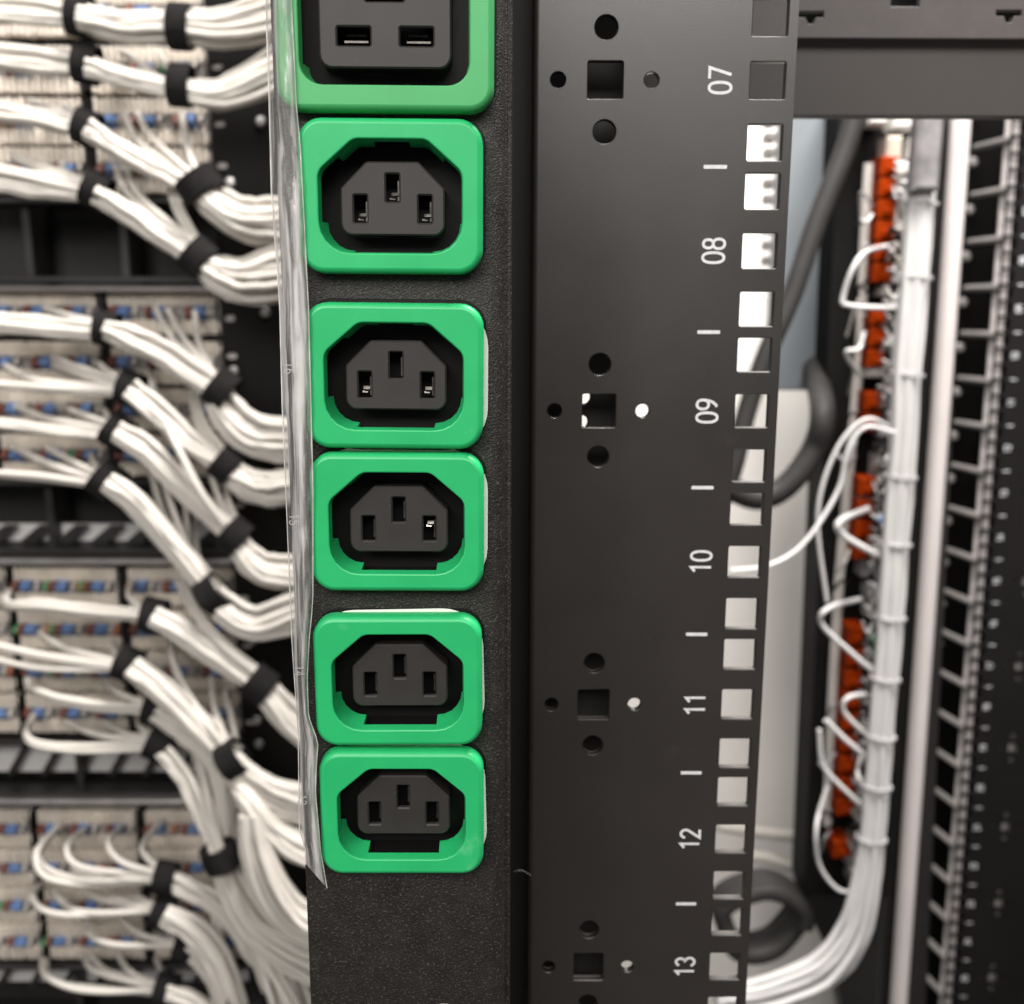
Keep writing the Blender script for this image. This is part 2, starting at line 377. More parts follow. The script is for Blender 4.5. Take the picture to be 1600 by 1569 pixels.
a = hz.add([(x, y, -330) for x, y in pr]); b = hz.add([(x, y, 120) for x, y in pr]); hz.quadstrip(a, b, False)
hz.build('housing', M['pdu'], pdu, smooth=40)

def c13_open(w, h, cx_, cz_, rb, rt):
    p = [(-w / 2, -h / 2), (w / 2, -h / 2), (w / 2, h / 2 - cz_), (w / 2 - cx_, h / 2), (-w / 2 + cx_, h / 2), (-w / 2, h / 2 - cz_)]
    return rounded(p, [rb, rb, rt, rt, rt, rt], 5)
def densify(l, step=1.2):
    out = []
    for i in range(len(l)):
        p, q = Vector(l[i]), Vector(l[(i + 1) % len(l)]); k = max(1, int((q - p).length / step))
        out += [tuple(p.lerp(q, j / k)) for j in range(k)]
    return out
def make_outlet(outer_w, outer_h, rad, op, notch, ins, slots, m, slot_mat, slip=True):
    """prototype at the origin: front face at y=0, growing to +y.  Returns the bezel object with its sub-parts."""
    D = 4.6                                                     # proud of the housing
    b = MB(); out = rounded(rect(0, 0, outer_w, outer_h), rad, 7)
    ou1 = offset(out, 1.25)
    opd = densify(op); opin = offset(rev(opd), 0)               # clockwise
    # face ring between the chamfered outer edge and the opening
    cl = rev(opd); cl1 = [tuple(p) for p in offset(cl, .3)]     # face edge stands .3 outside the opening
    tri_loops = [ou1, cl1]
    tri = tessellate_polygon([[Vector((p[0], p[1], 0)) for p in l] for l in tri_loops]); flat = ou1 + cl1
    k = b.add([(p[0], 0, p[1]) for p in flat])
    for t in tri:
        A, B, C = (flat[i] for i in t); cr = (B[0] - A[0]) * (C[1] - A[1]) - (B[1] - A[1]) * (C[0] - A[0])
        if abs(cr) > 1e-9: b.f.append(tuple(k[i] for i in (t if cr > 0 else (t[0], t[2], t[1]))))
    r = b.add([(p[0], 0, p[1]) for p in ou1])
    for d, yy in ((.95, .06), (.35, .55), (.05, 1.15)):         # rolled chamfer
        q = b.add([(p[0], yy, p[1]) for p in offset(out, d)]); b.quadstrip(q, r); r = q
    q = b.add([(p[0], D - .55, p[1]) for p in out]); b.quadstrip(q, r)
    rf = b.add([(p[0], 0, p[1]) for p in cl1])
    q1 = b.add([(p[0], .12, p[1]) for p in offset(cl, .08)]); b.quadstrip(q1, rf)
    q2 = b.add([(p[0], .4, p[1]) for p in cl]); b.quadstrip(q2, q1)
    tap = offset(cl, -.75); outw = offset(cl, 1.0); n = len(cl)
    deep = [0 if notch(*p) else 1 for p in cl]
    cache = {}
    def gv(p):
        key = tuple(round(c, 4) for c in p)
        if key not in cache: cache[key] = b.add([p])[0]
        return cache[key]
    for i in range(n):
        j = (i + 1) % n; dp = 7.4 if (deep[i] and deep[j]) else 2.7; f = dp / 7.4
        def P(l, i): return (cl[i][0] * (1 - f) + l[i][0] * f, dp, cl[i][1] * (1 - f) + l[i][1] * f)
        w = [gv(p) for p in [(cl[i][0], .4, cl[i][1]), (cl[j][0], .4, cl[j][1]), P(tap, j), P(tap, i), (outw[j][0], dp, outw[j][1]), (outw[i][0], dp, outw[i][1]), (outw[i][0], 2.7, outw[i][1]), (outw[j][0], 2.7, outw[j][1])]]
        b.f.append((w[3], w[2], w[1], w[0])); b.f.append((w[5], w[4], w[2], w[3]))
        if dp > 3:
            if not deep[i - 1]: b.f.append((w[0], w[6], w[5], w[3]))
            if not deep[(j + 1) % n] or not deep[j]: b.f.append((w[1], w[2], w[4], w[7]))
    bez = b.build('outlet', m, None, (0, 0, 0), smooth=38)
    c = MB(); o2 = offset(cl, 1.05); r0 = c.add([(p[0], 2.72, p[1]) for p in o2]); r1 = c.add([(p[0], 11, p[1]) for p in o2]); c.quadstrip(r1, r0)
    c.f.append(tuple(c.add([(p[0], 11, p[1]) for p in rev(o2)])))
    # ledge half way down, around the insert
    fl = MB()
    c.build('cavity', M['black'], bez, (0, 0, 0), smooth=30)
    g = MB(); g.plate([ins] + [rev(s_) for s_ in slots], 4.7, 10.8, .35, back=False, hole_y1=6.0)
    g.build('insert', M['insert'], bez, (0, 0, 0), smooth=0)
    for s_ in slots:
        xs = [p[0] for p in s_]; zs = [p[1] for p in s_]; w_, h_ = max(xs) - min(xs), max(zs) - min(zs); cx, cz = (max(xs) + min(xs)) / 2, (max(zs) + min(zs)) / 2
        t = MB()
        if h_ > w_:
            t.box((cx + w_ * .36, 8.6, cz - .4), (.35, 3.2, h_ * .72))
        else:
            t.box((cx + .3, 8.2, cz - h_ * .2), (w_ * .72, 3.2, .4)); t.box((cx, 9.6, cz + h_ * .3), (w_ * .6, 1.2, .4))
        t.build('contact', slot_mat if cz > 2 and w_ > h_ else M['contact_dark'], bez, (0, 0, 0), smooth=0)
    f2 = MB(); f2.plate([rounded(rect(.25, .55, outer_w + .5, outer_h + .5), rad + .6, 6), rev(rounded(rect(0, 0, outer_w - 4.4, outer_h - 4.2), 4, 4))], D - .3, D + .05, .12, back=False)
    f2.build('flange', M['black'], bez, (0, 0, 0), smooth=30)
    return bez
M['contact_dark'] = mat('dull_contact', (.16, .15, .14), .35, metal=1, var=.3, vscale=400)

op13 = c13_open(30.5, 23.4, 7.6, 6.6, 6.6, 3.2)
ins13 = c13_open(22.5, 15.4, 5.6, 5.6, 2.5, 1.1)
slots13 = [rounded(rect(sx_, sz_, 2.9, 5.8), .18, 1) for sx_, sz_ in ((-7, -2.15), (7, -2.15), (0, 2.25))]
def notch13(x, z):
    if z < -9 and abs(x) < 8.4: return True
    if z > 9 and abs(x) < 3.4: return True
    if x < -10.6 and -4.6 < z < 8.2: return True
    if x > 10.6 and -4.6 < z < 8.2: return True
    return False
o13 = make_outlet(39.1, 31.9, 5.2, op13, notch13, ins13, slots13, M['green'], M['contact'])
op19 = rounded(rect(0, 0, 35.2, 29.0), 4.6, 6)
ins19 = rounded(rect(-.3, 0, 27.8, 20.6), 2.7, 5)
slots19 = [rounded(rect(-6.9, -4.0, 7.0, 3.7), .2, 1), rounded(rect(6.3, -4.0, 7.0, 3.7), .2, 1), rounded(rect(-.3, 4.7, 8.0, 3.7), .2, 1)]
def notch19(x, z): return (abs(x) > 15 and z > -9) or (z < -12 and abs(x) < 13) or (z > 12 and abs(x) < 4)
o19 = make_outlet(45.2, 39.2, 5.0, op19, notch19, ins19, slots19, M['green2'], M['brass'])
def place(o, x, z, rz=0):
    o.parent = pdu; o.location = (Vector((x, YF, z)) * S) - pdu.location; o.rotation_euler.y = math.radians(rz); return o
def slip(o, dx, dz, rot, w=39.6, h=32.6):
    s_ = MB(); s_.plate([rounded(rect(0, 0, w, h), 9.5, 8), rev(rounded(rect(0, 0, 35, 27.9), 5, 4))], 4.08, 4.22, 0)
    p = s_.build('label_slip', M['paper'], o, (0, 0, 0), smooth=0); p.location = Vector((dx, 0, dz)) * S; p.rotation_euler.y = math.radians(rot)
place(o19, -95.3, Z19, .3); o19['label'] = 'larger pale green socket with two horizontal slots, cut off at the top'
outs = [o13] + [copy_part(o13, None) for _ in range(4)]
for o, z, x, rz in zip(outs, Z13, (-94.7, -94.7, -94.7, -95.2, -94.95), (.3, .5, .2, -.2, .1)): place(o, x, z, rz)
slip(outs[1], .75, -.35, 0); slip(outs[2], .6, .3, .2); slip(outs[3], .15, .28, -.9); slip(outs[4], .3, .3, -1.5)
for o_, sl_, dz_ in ((outs[0], (0, 1, 2), -1.2), (outs[1], (0, 1), -.9), (outs[2], (1,), 1.0)):    # metal bits added in the upper sockets, tilted to give glints
    for k_ in sl_:
        sx_, sz_ = ((-7, -2.15), (7, -2.15), (0, 2.25))[k_]; t_ = MB()
        t_.box((sx_ + random.uniform(.1, .5), 7.0, sz_ + dz_), (1.5, .3, .8), Euler((-.6, 0, random.uniform(-.15, .15))).to_matrix())
        t_.box((sx_ - .3, 7.6, sz_ + dz_ - .9), (1.2, .3, .45), Euler((-.5, 0, 0)).to_matrix())
        t_.build('contact', M['contact'], o_, (0, 0, 0), smooth=0)
for px, py in ((580, 1590), (695, 1589)):
    p = at(px, py, YB); s_ = MB(); s_.lathe(p, [(4.2, .1), (4.2, -.5), (3.4, -1.2), (1.6, -1.5), (1.5, -.7)], 18); s_.build('screw', M['contact_dark'], pdu)

# ================================================================== CLEAR CURLED LABEL FILM
fl = empty('label_film', at(445, 700, -66), 'clear crinkled plastic film strip curling along the left edges of the green sockets', 'plastic film')
Lx = [(0, 415), (140, 420), (300, 424), (480, 437), (640, 441), (800, 448), (1000, 456), (1150, 466), (1300, 468), (1345, 477), (1388, 478)]
Rx = [(0, 455), (100, 460), (165, 463), (230, 469), (400, 478), (480, 482), (760, 489), (930, 489), (960, 487), (1000, 483), (1060, 480), (1120, 482), (1160, 497), (1200, 494), (1240, 493), (1330, 501), (1388, 511)]
def lerp(T, y):
    if y <= T[0][0]: return T[0][1] + (T[1][1] - T[0][1]) / (T[1][0] - T[0][0]) * (y - T[0][0])
    for (a, p), (b, q) in zip(T, T[1:]):
        if y <= b: return p + (q - p) * (y - a) / (b - a)
    return T[-1][1]
fm = MB(); rows = []; NS = 14
ys = [-120 + i * 12 for i in range(126)]; ys = [y for y in ys if y < 1388] + [1388]
for y in ys:
    l, r = lerp(Lx, y), lerp(Rx, y); row = []
    for i in range(NS + 1):
        t = i / NS; px = l + (r - l) * t
        Y = -58 - 10.2 * math.sin(math.pi * min(1, (.08 + t * .62))) ** .8
        Y += .9 * noise.noise(Vector((t * 2.2, y * .011, 3))) + .35 * noise.noise(Vector((t * 6, y * .04, 9)))
        Y = min(Y, -66.5) if t > .55 else Y
        yy = y if y < 1300 else 1300 + (y - 1300) / 88 * (50 + 38 * t)
        row.append(at(px, yy, Y))
    rows.append(fm.add(row))
for a, b in zip(rows, rows[1:]):
    for i in range(NS): fm.f.append((a[i], b[i], b[i + 1], a[i + 1]))
P_ = lambda k: Vector(fm.v[k])
e1 = [P_(r[0]) for r in rows]; e2 = [P_(r[-1]) for r in rows]
fm.build('film', M['film'], fl, smooth=180)
for e in (e1, e2):
    em = MB(); em.tube(e, .13, 5); em.build('film_edge', M['edgeshine'], fl)
for txt, px, py in (('16', 452, 575), ('15', 459, 812), ('14', 468, 1048), ('13', 472, 1250)):
    c = at(px, py, -69.6)
    put = lambda p, li, c=c: (c.x + p.y, c.y - .01 * li, c.z - p.x)
    number_mesh(txt, 2.0, .2, put, .2).build('printed_number', M['tie'], fl, smooth=0)

# ================================================================== TOP RIGHT: SHELF
sh = empty('equipment_shelf', at(1400, 180, 105), 'grey steel shelf with slots and dark lip behind the top of the near rail', 'shelf')
def px_rect(x0, y0, x1, y1, Y):
    a, b = at(x0, y1, Y), at(x1, y0, Y); return [(a.x, a.z), (b.x, a.z), (b.x, b.z), (a.x, b.z)]
def slot_shape(cx, cy, Y, k=1.0):
    p = [(-20, -8), (20, -8), (20, 0), (8, 0), (4, 10), (-4, 10), (-8, 0), (-20, 0)]
    return rev([(at(cx + a * k, cy + b * k, Y).x, at(cx + a * k, cy + b * k, Y).z) for a, b in rev(p)][::-1])
mb = MB(); l1 = px_rect(880, -160, 1720, 58, 95)
def ccw(l):
    A = sum(l[i - 1][0] * l[i][1] - l[i][0] * l[i - 1][1] for i in range(len(l))); return l if A > 0 else rev(l)
sl = [rev(ccw([(at(cx + a, cy + b, 95).x, at(cx + a, cy + b, 95).z) for a, b in ((-20, -8), (20, -8), (20, 1), (8, 1), (4, 11), (-4, 11), (-8, 1), (-20, 1))])) for cx, cy in ((1267, 26), (1577, 24))]
sl.append(rev(ccw(px_rect(1392, -60, 1442, 10, 95))))
mb.plate([ccw(l1)] + sl, 95, 98, .3); mb.build('slotted_plate', M['shelf'], sh)
mb = MB(); a = at(1260, 26, 112); mb.plate([ccw(px_rect(880, -170, 1720, 60, 112))], 112, 113.5, 0); mb.build('backing', M['black'], sh)
mb = MB(); mb.plate([ccw(px_rect(880, 62, 1720, 179, 101))], 101, 104, .25)
q = px_rect(880, 62, 1720, 179, 101); z0 = q[0][1]
mb.box(((q[0][0] + q[1][0]) / 2, 109, z0 + 1.6), (q[1][0] - q[0][0], 9, 1.6)); mb.build('lip', M['lip'], sh)

# ================================================================== CABLE TOOLS
def wander(i, t, amp): return Vector((noise.noise(Vector((i * 7.3, t * 2.1, 1))), noise.noise(Vector((i * 7.3, t * 2.1, 5))), noise.noise(Vector((i * 7.3, t * 2.1, 9))))) * amp
CID = [0]
def strand(root, path, w, Y=500, n=None, r=2.65, m='cable', per=5, flat=.75, sides=8, k_=1.3):
    """path: (px, py[, Y]) of the photograph; w: width in photo pixels (one, or one per point)."""
    k = len(path); ws = list(w) if isinstance(w, (list, tuple)) else [w] * k
    ws = [a_ * k_ for a_ in ws]; P = [at(p[0], p[1], p[2] if len(p) > 2 else Y) for p in path]
    Wm = [a * mmpx(p) for a, p in zip(ws, P)]
    C = catmull(P, per); Wc = catmull([(a, 0, 0) for a in Wm], per); wmax = max(Wm)
    if n is None: n = max(1, min(20, round(.66 * (wmax / (2 * r)) ** 2 + .5)))
    view = Vector((0, 1, 0)); nn = len(C)
    for i in range(n):
        CID[0] += 1; cid = CID[0]
        if n == 1: u = v = 0
        else:
            rr = math.sqrt((i + .5) / n); a = i * 2.39996 + cid * .03; u, v = rr * math.cos(a), rr * math.sin(a)
        pts = []
        for j, c in enumerate(C):
            t = (C[min(j + 1, nn - 1)] - C[max(j - 1, 0)]).normalized(); sd = t.cross(view).normalized(); dp = sd.cross(t)
            tw = .35 * math.sin(j / nn * 3 + cid % 5) if n > 3 else 0
            uu, vv = u * math.cos(tw) - v * math.sin(tw), u * math.sin(tw) + v * math.cos(tw)
            h = max(0, Wc[j].x / 2 - r)
            pts.append(c + sd * uu * h + dp * vv * h * flat + wander(cid, j * .22, .8 + .6 * (n > 3) if n > 1 else .4))
        mb = MB(); mb.tube(pts, r, sides); mb.build('cable', M[m], root, smooth=60)
def strap(root, px, py, ang, w, ln=30, Y=500, m='velcro', tail=True, k_=1.24):
    """black hook-and-loop wrap round a bundle: ang = direction of the bundle in the photo (degrees, down positive)"""
    c = at(px, py, Y); k = mmpx(c); t = Vector((math.cos(math.radians(ang)), 0, -math.sin(math.radians(ang)))); sd = t.cross(Vector((0, 1, 0))).normalized(); dp = Vector((0, 1, 0))
    h = ln * k / 2 * (1.12 if tail else 1); R = w * k / 2 * k_ + (1.8 if m == 'velcro' else .3); mb = MB(); rings = []
    for s_, q in ((-1, -1.4), (-1, 0), (-.5, .35), (0, .2), (.5, .3), (1, 0), (1, -1.4)):
        rings.append(mb.add([c + t * (h * s_ + .5 * noise.noise(Vector((a * 1.5, px * .1, s_)))) + (sd * math.cos(a) + dp * math.sin(a) * .85) * (R + q + .35 * noise.noise(Vector((math.cos(a) * 2, math.sin(a) * 2, px + s_)))) for a in (2 * math.pi * i / 26 for i in range(26))]))
    for a, b in zip(rings, rings[1:]): mb.quadstrip(a, b)
    if tail:
        a0 = -1.9; pts = []
        L0 = [c + t * (h * .86 * e) + (sd * math.cos(a0 + .12 * i) + dp * math.sin(a0 + .12 * i) * .85) * (R + .9 + .02 * i) for i in range(10) for e in (-1, 1)]
        q = mb.add(L0)
        for i in range(9): mb.f.append((q[2 * i], q[2 * i + 1], q[2 * i + 3], q[2 * i + 2]))
    mb.build('strap', M[m], root, smooth=50)
def bundle(label, px, py, Y=500, group='white data cable bundles left of the power strip'):
    return empty('cable_bundle', at(px, py, Y), label, 'cable bundle', group)

# ================================================================== LEFT: PATCH PANELS
YP = 567
post = empty('rack_post', at(400, 1569, YP - 8), 'black perforated rack post between the patch panels and the power strip', 'rack post')
mb = MB(); a0 = at(345, 0, YP - 8).x - 1; zz0, zz1 = at(400, 1750, YP).z, at(400, -150, YP).z
hl = []; ov = []
k = 0
for py in [-40, 15, 103, 193, 258, 330, 466, 497, 556, 640, 700, 790, 850, 935, 1010, 1130, 1240, 1330, 1420, 1530, 1600]:
    p = at(322 + (py + 60) * .055, py, YP - 8); hl.append(rev(rounded(rect(-296, p.z, 9, 5.2), 2.4, 3)))
mb.plate([[(-303, zz0), (-210, zz0), (-210, zz1), (-303, zz1)]] + hl, YP - 8, YP - 5, .3)
mb.box((-272, YP + 20, (zz0 + zz1) / 2), (2, 45, zz1 - zz0))
mb.build('plate', M['deepblack'], post)
mb = MB(); mb.box((-292, YP - 3.4, (zz0 + zz1) / 2), (20, 3, zz1 - zz0)); mb.build('backing', M['pale'], post)  # pale strip added close behind the holes so they look lit
for px, py in ((408, 190), (415, 488), (365, 580), (366, 600), (360, 285), (380, 775), (395, 1000), (402, 1125), (405, 1162), (385, 1235)):
    p = at(px, py, YP - 9); s_ = MB(); s_.lathe(p, [(4.2, 0), (4.2, -1.2), (3.2, -2.4), (1.7, -2.6), (1.6, -1.2)], 14); s_.build('screw', M['steel'], post)

def tooth_row(mb, x0, x1, z, h, y, up):
    n = int((x1 - x0) / 4.3); st = (x1 - x0) / n
    for i in range(n):
        x = x0 + st * (i + .5); dz = random.uniform(-.4, .4)
        mb.box((x, y - 2.5, z + up * (h / 2 + 1.6) + dz), (st * .58, 5, 4.2)); 
def patch_panel(pyc, label, grp, blocks_z=36.0):
    """pyc: photo row of the panel's centre line"""
    c = at(250, pyc, YP); z = c.z; H = blocks_z
    root = empty('patch_panel', (-420, YP, z - H / 2), label, 'patch panel', grp)
    b = MB(); b.box((-520, YP + 14, z), (430, 4, H + 1.5)); b.build('backplate', M['dark'], root)
    xr = -306.0
    for bi in range(3):
        x1 = xr - bi * 97.5; x0 = x1 - 91
        t = MB()
        for s_ in (1, -1):
            zb = z + s_ * (H / 2 - 6.6); t.cbox((x0 + 45.5, YP + 4, zb), (91, 11, 6.6), 1.0)
            nt_ = 18; st = 89 / nt_
            for q in range(nt_):
                t.cbox((x0 + 1 + st * (q + .5), YP - .5 + random.uniform(-.6, .6), zb + random.uniform(-.35, .35)), (st * .55, 13, 11.8 + random.uniform(-.6, .6)), 1.3)
        blk = t.build('terminal_block', M['cream'], root, smooth=0)
        g = MB(); g.cbox((x0 + 45.5, YP + 4, z), (89, 12, 13.5), .8); g.build('centre_strip', M['blockgrey'], blk, smooth=0)
        for q in range(3):
            wx = x0 + 13 + q * 31 + random.uniform(-2, 2)
            for dx, w_, mm in ((0, 10.5, 'blue'), (-9.2, 6, 'brown'), (9.5, 5, 'cablegrey')) + (((14.5, 3.2, 'orangew'),) if random.random() < .1 else ()) + (((-14, 3, 'greenw'),) if random.random() < .2 else ()):
                wmb = MB(); nn = max(2, int(w_ / 2.0)); hh = random.uniform(9, 12.5)
                for j in range(nn):
                    xx = wx + dx + (j - (nn - 1) / 2) * 1.9; wmb.tube(catmull([(xx, YP - 2, z - hh / 2 + random.uniform(-1, 1)), (xx + random.uniform(-1, 1), YP - 10, z + random.uniform(-1, 1)), (xx, YP - 2, z + hh / 2 + random.uniform(-1, 1))], 3), 1.05, 5)
                wmb.build('wire_pair', M[mm], blk, smooth=50)
        if bi < 2:
            k_ = MB(); k_.cbox((x0 - 3.2, YP - 1, z + 1), (5.6 if bi == 0 else 2.0, 14, H - 3), .8); k_.build('clip', M['black'], root, smooth=0)
    e = MB(); e.cbox((xr + 2.4, YP + 2, z), (3, 14, H - 1), .5); e.build('end_cap', M['blockgrey'], root, smooth=0)
    return root
ROWS = [
    (22, 'topmost tan-toothed patch panel, behind the uppermost white cable bundle'),
    (112, 'tan-toothed patch panel, second from the top, behind the second cable bundle'),
    (192, 'tan-toothed patch panel, third from the top'),
    (268, 'tan-toothed patch panel directly above the empty black bay'),
    (489, 'tan-toothed patch panel directly below the empty black bay'),
    (567, 'tan-toothed patch panel, second below the empty black bay'),
    (640, 'tan-toothed patch panel, third below the empty black bay'),
    (711, 'tan-toothed patch panel directly above the bay with short white slots'),
    (915, 'tan-toothed patch panel directly below the bay with short white slots'),
    (982, 'tan-toothed patch panel, second below the bay with short white slots'),
    (1047, 'tan-toothed patch panel, third below the bay with short white slots'),
    (1112, 'tan-toothed patch panel directly above the slanting white lattice'),
    (1292, 'tan-toothed patch panel directly below the slanting white lattice'),
    (1352, 'tan-toothed patch panel, second below the slanting white lattice, near the white loops'),
    (1410, 'tan-toothed patch panel, third below the slanting white lattice'),
    (1466, 'lowest tan-toothed patch panel, above the bottom edge of the photo'),
]
for py, lb in ROWS: patch_panel(py, lb, 'patch panels stacked at the left')

def bay(y0, y1, ylip, label, slots=None, lipmat='steel', dividers=(45, 195)):
    z1, z0 = at(200, y0, YP).z, at(200, y1, YP).z
    root = empty('bay_panel', (-430, YP + 30, z0), label, 'rack bay')
    b = MB(); b.box((-520, YP + 44, (z0 + z1) / 2), (440, 3, z1 - z0 + 8)); b.build('back_panel', M['dark'], root)
    for px in dividers:
        d = MB(); p = at(px, (y0 + y1) / 2, YP + 2); d.box((p.x, YP + 20, (z0 + z1) / 2), (6, 40, z1 - z0)); d.build('divider', M['black2'], root)
    e = MB(); e.cbox((-520, YP - 1, z1 - 2), (435, 22, 4), 1); e.cbox((-520, YP - 1, z0 + 2.5), (435, 22, 5), 1); e.build('edge', M['black2'], root)
    if ylip:
        zl = at(200, ylip, YP - 12).z; l = MB(); l.cbox((-517, YP - 8, zl), (430, 20, 4.6), 1.2); l.build('lip', M[lipmat], root)
    if slots:
        s0, s1, mode = slots; za, zb = at(200, s1, YP + 2).z, at(200, s0, YP + 2).z
        w_ = MB(); w_.box((-525, YP + 14, (za + zb) / 2), (420, 2, zb - za)); w_.build('white_strip', M['cable2'], root)  # white plate stands in for light behind the vent slots
        for i in range(15):
            x = -325 - i * 30.5; d = MB(); h_ = zb - za
            q = d.add([(x - 14, YP + 4, za), (x - (8 if mode else -2), YP + 4, za), (x + (11 if mode else 16), YP + 4, zb), (x + 5, YP + 4, zb)]); q2 = d.add([(p[0], p[1] + 6, p[2]) for p in [d.v[i_] for i_ in q]])
            d.f.append(tuple(q)); d.quadstrip(q2, q); d.build('slat', M['black2'], root, smooth=0)
M['black2'] = mat('rack_black', (.020, .018, .017), .45, var=.2, vscale=30)
M['lipgrey'] = mat('lip_grey', (.20, .18, .175), .4, metal=.4, var=.15, vscale=30)
bay(312, 442, 452, 'empty black recessed bay between the upper patch panels', None, 'lipgrey')
bay(748, 862, 876, 'black recessed bay with short white slots along its lower edge', (823, 850, 0), 'steel', (80, 240))
bay(1150, 1238, 1250, 'black bay of slanting white lattice above the lowest patch panels', (1163, 1214, 1), 'steel', (125,))
bay(1498, 1600, None, 'black bay with pale slots at the bottom left corner', (1500, 1545, 1), 'steel', (125,))

# ================================================================== LEFT: CABLE BUNDLES
b = bundle('white cable bundle crossing the very top, with two black straps', 282, 40, 495)
strand(b, [(-40, 14), (60, 20), (125, 26)], [38, 36, 36], 505); strand(b, [(125, 26), (200, 42), (282, 42), (345, 46), (425, 30), (520, -5), (640, -20)], [38, 46, 46, 54, 62, 60, 50], 495)
strap(b, 125, 25, 8, 44, 31, 503); strap(b, 282, 42, 4, 50, 30, 495)
b = bundle('white cable bundle with a strap below the topmost bundle, rising towards the power strip', 283, 135, 495)
strand(b, [(-40, 84), (60, 95), (137, 102)], [36, 34, 32], 505); strand(b, [(137, 102), (200, 122), (283, 140), (350, 146), (430, 112), (520, 70), (640, 50)], [30, 30, 34, 50, 66, 64, 50], 495)
strand(b, [(195, 82, 556), (215, 92, 520), (255, 125, 500), (283, 132, 495)], 20, 495, 2); strand(b, [(248, 84, 556), (262, 105, 510), (285, 125, 495)], 12, 495, 1)
strap(b, 136, 101, 10, 42, 32, 503); strap(b, 283, 134, 6, 46, 30, 495)
b = bundle('white cable bundle running down to a long black strap above the empty bay', 310, 290, 488)
strand(b, [(-40, 168), (50, 185), (128, 203)], [30, 30, 26], 505); strand(b, [(45, 158, 550), (85, 172, 510), (128, 190)], 12, 505, 1)
strand(b, [(100, 165, 550), (118, 178, 520), (132, 192)], 11, 505, 1)
strand(b, [(140, 200), (172, 222), (240, 262), (295, 288)], [36, 34, 34, 36], 495); strand(b, [(195, 180, 550), (220, 225, 505), (292, 276, 492)], 12, 492, 1); strand(b, [(215, 178, 550), (235, 212, 505), (298, 272, 490)], 12, 492, 1)
strand(b, [(284, 185, 552), (292, 225, 512), (305, 270, 490)], 16, 492, 2)
strand(b, [(305, 290), (335, 318), (380, 345), (432, 350), (520, 345), (640, 330)], [36, 50, 62, 68, 66, 50], 488)
strap(b, 136, 200, 20, 38, 32, 503); strap(b, 312, 290, 55, 50, 34, 488)
b = bundle('white cable bundle crossing the empty black bay diagonally', 308, 398, 484)
strand(b, [(-40, 272), (50, 288), (132, 300)], [40, 36, 26], 505); strand(b, [(20, 245, 550), (70, 265, 512), (140, 290)], 16, 505, 2); strand(b, [(95, 256, 550), (105, 272, 520), (140, 286)], 10, 505, 1)
strand(b, [(150, 302), (190, 325), (250, 365), (308, 400)], [30, 32, 34, 34], 492); strand(b, [(180, 262, 550), (205, 310, 505), (300, 388, 488)], 12, 490, 1); strand(b, [(197, 266, 550), (222, 310, 502), (303, 380, 488)], 12, 490, 1); strand(b, [(265, 285, 550), (278, 330, 505), (308, 385, 486)], 20, 490, 2)
strand(b, [(308, 398), (338, 425), (385, 440), (436, 430), (520, 410), (640, 400)], [34, 50, 66, 74, 70, 50], 484)
strap(b, 151, 298, 30, 40, 32, 500); strap(b, 310, 402, 42, 44, 32, 484)
b = bundle('white cable bundle directly below the empty black bay, ending in a thick bright bend', 340, 605, 484)
strand(b, [(-40, 500), (60, 508), (150, 516)], [28, 28, 28], 505); strand(b, [(70, 482, 552), (110, 494, 512), (160, 506)], 12, 505, 1)
strand(b, [(165, 515), (205, 530), (265, 558), (338, 606)], [30, 38, 38, 36], 490); strand(b, [(243, 482, 552), (270, 530, 505), (335, 598, 486)], 14, 490, 1); strand(b, [(262, 484, 552), (288, 530, 505), (338, 595, 486)], 14, 490, 1); strand(b, [(304, 488, 552), (312, 540, 505), (340, 595, 486)], 10, 490, 1)
strand(b, [(340, 606), (355, 640), (395, 675), (448, 684), (530, 680), (640, 670)], [36, 50, 62, 66, 64, 50], 484)
strap(b, 167, 514, 10, 38, 30, 500); strap(b, 346, 608, 38, 46, 30, 484)
b = bundle('white cable bundle whose black strap sits over the second panel below the empty bay', 203, 607, 490)
strand(b, [(-40, 598), (80, 608), (190, 612)], [14, 16, 18], 500); strand(b, [(8, 572, 552), (60, 595, 508), (190, 606)], 10, 500, 1); strand(b, [(82, 564, 552), (130, 580, 508), (195, 602)], 20, 500, 2); strand(b, [(154, 568, 552), (170, 582, 515), (200, 600)], 11, 500, 1)
strand(b, [(203, 608), (245, 640), (300, 690), (352, 725)], [32, 36, 34, 34], 488); strand(b, [(303, 612, 552), (315, 660, 505), (352, 712, 486)], 20, 490, 2); strand(b, [(268, 640, 552), (300, 670, 505), (345, 712, 486)], 12, 490, 1)
strand(b, [(352, 722), (375, 745), (410, 760), (450, 758), (530, 745), (640, 735)], [34, 44, 52, 54, 54, 46], 482)
strap(b, 204, 608, 20, 40, 32, 497); strap(b, 353, 726, 40, 40, 30, 482)
b = bundle('white cable bundle strapped over the third panel below the empty bay', 365, 835, 480)
strand(b, [(-40, 656), (80, 672), (175, 680)], [16, 16, 20], 500); strand(b, [(25, 636, 552), (80, 655, 508), (175, 672)], 10, 500, 1); strand(b, [(90, 632, 552), (130, 648, 508), (178, 665)], 12, 500, 1); strand(b, [(160, 640, 552), (172, 655, 512), (185, 668)], 10, 500, 1)
strand(b, [(183, 674), (235, 705), (300, 770), (365, 832)], [32, 38, 38, 36], 486); strand(b, [(234, 582, 552), (246, 625, 500), (275, 690, 478), (310, 760, 474), (350, 818, 480)], 16, 480, 2); strand(b, [(345, 745, 540), (358, 785, 500), (374, 820, 482)], 12, 480, 1); strand(b, [(305, 600, 552), (312, 660, 520), (335, 760, 500), (365, 818, 484)], 11, 480, 1)
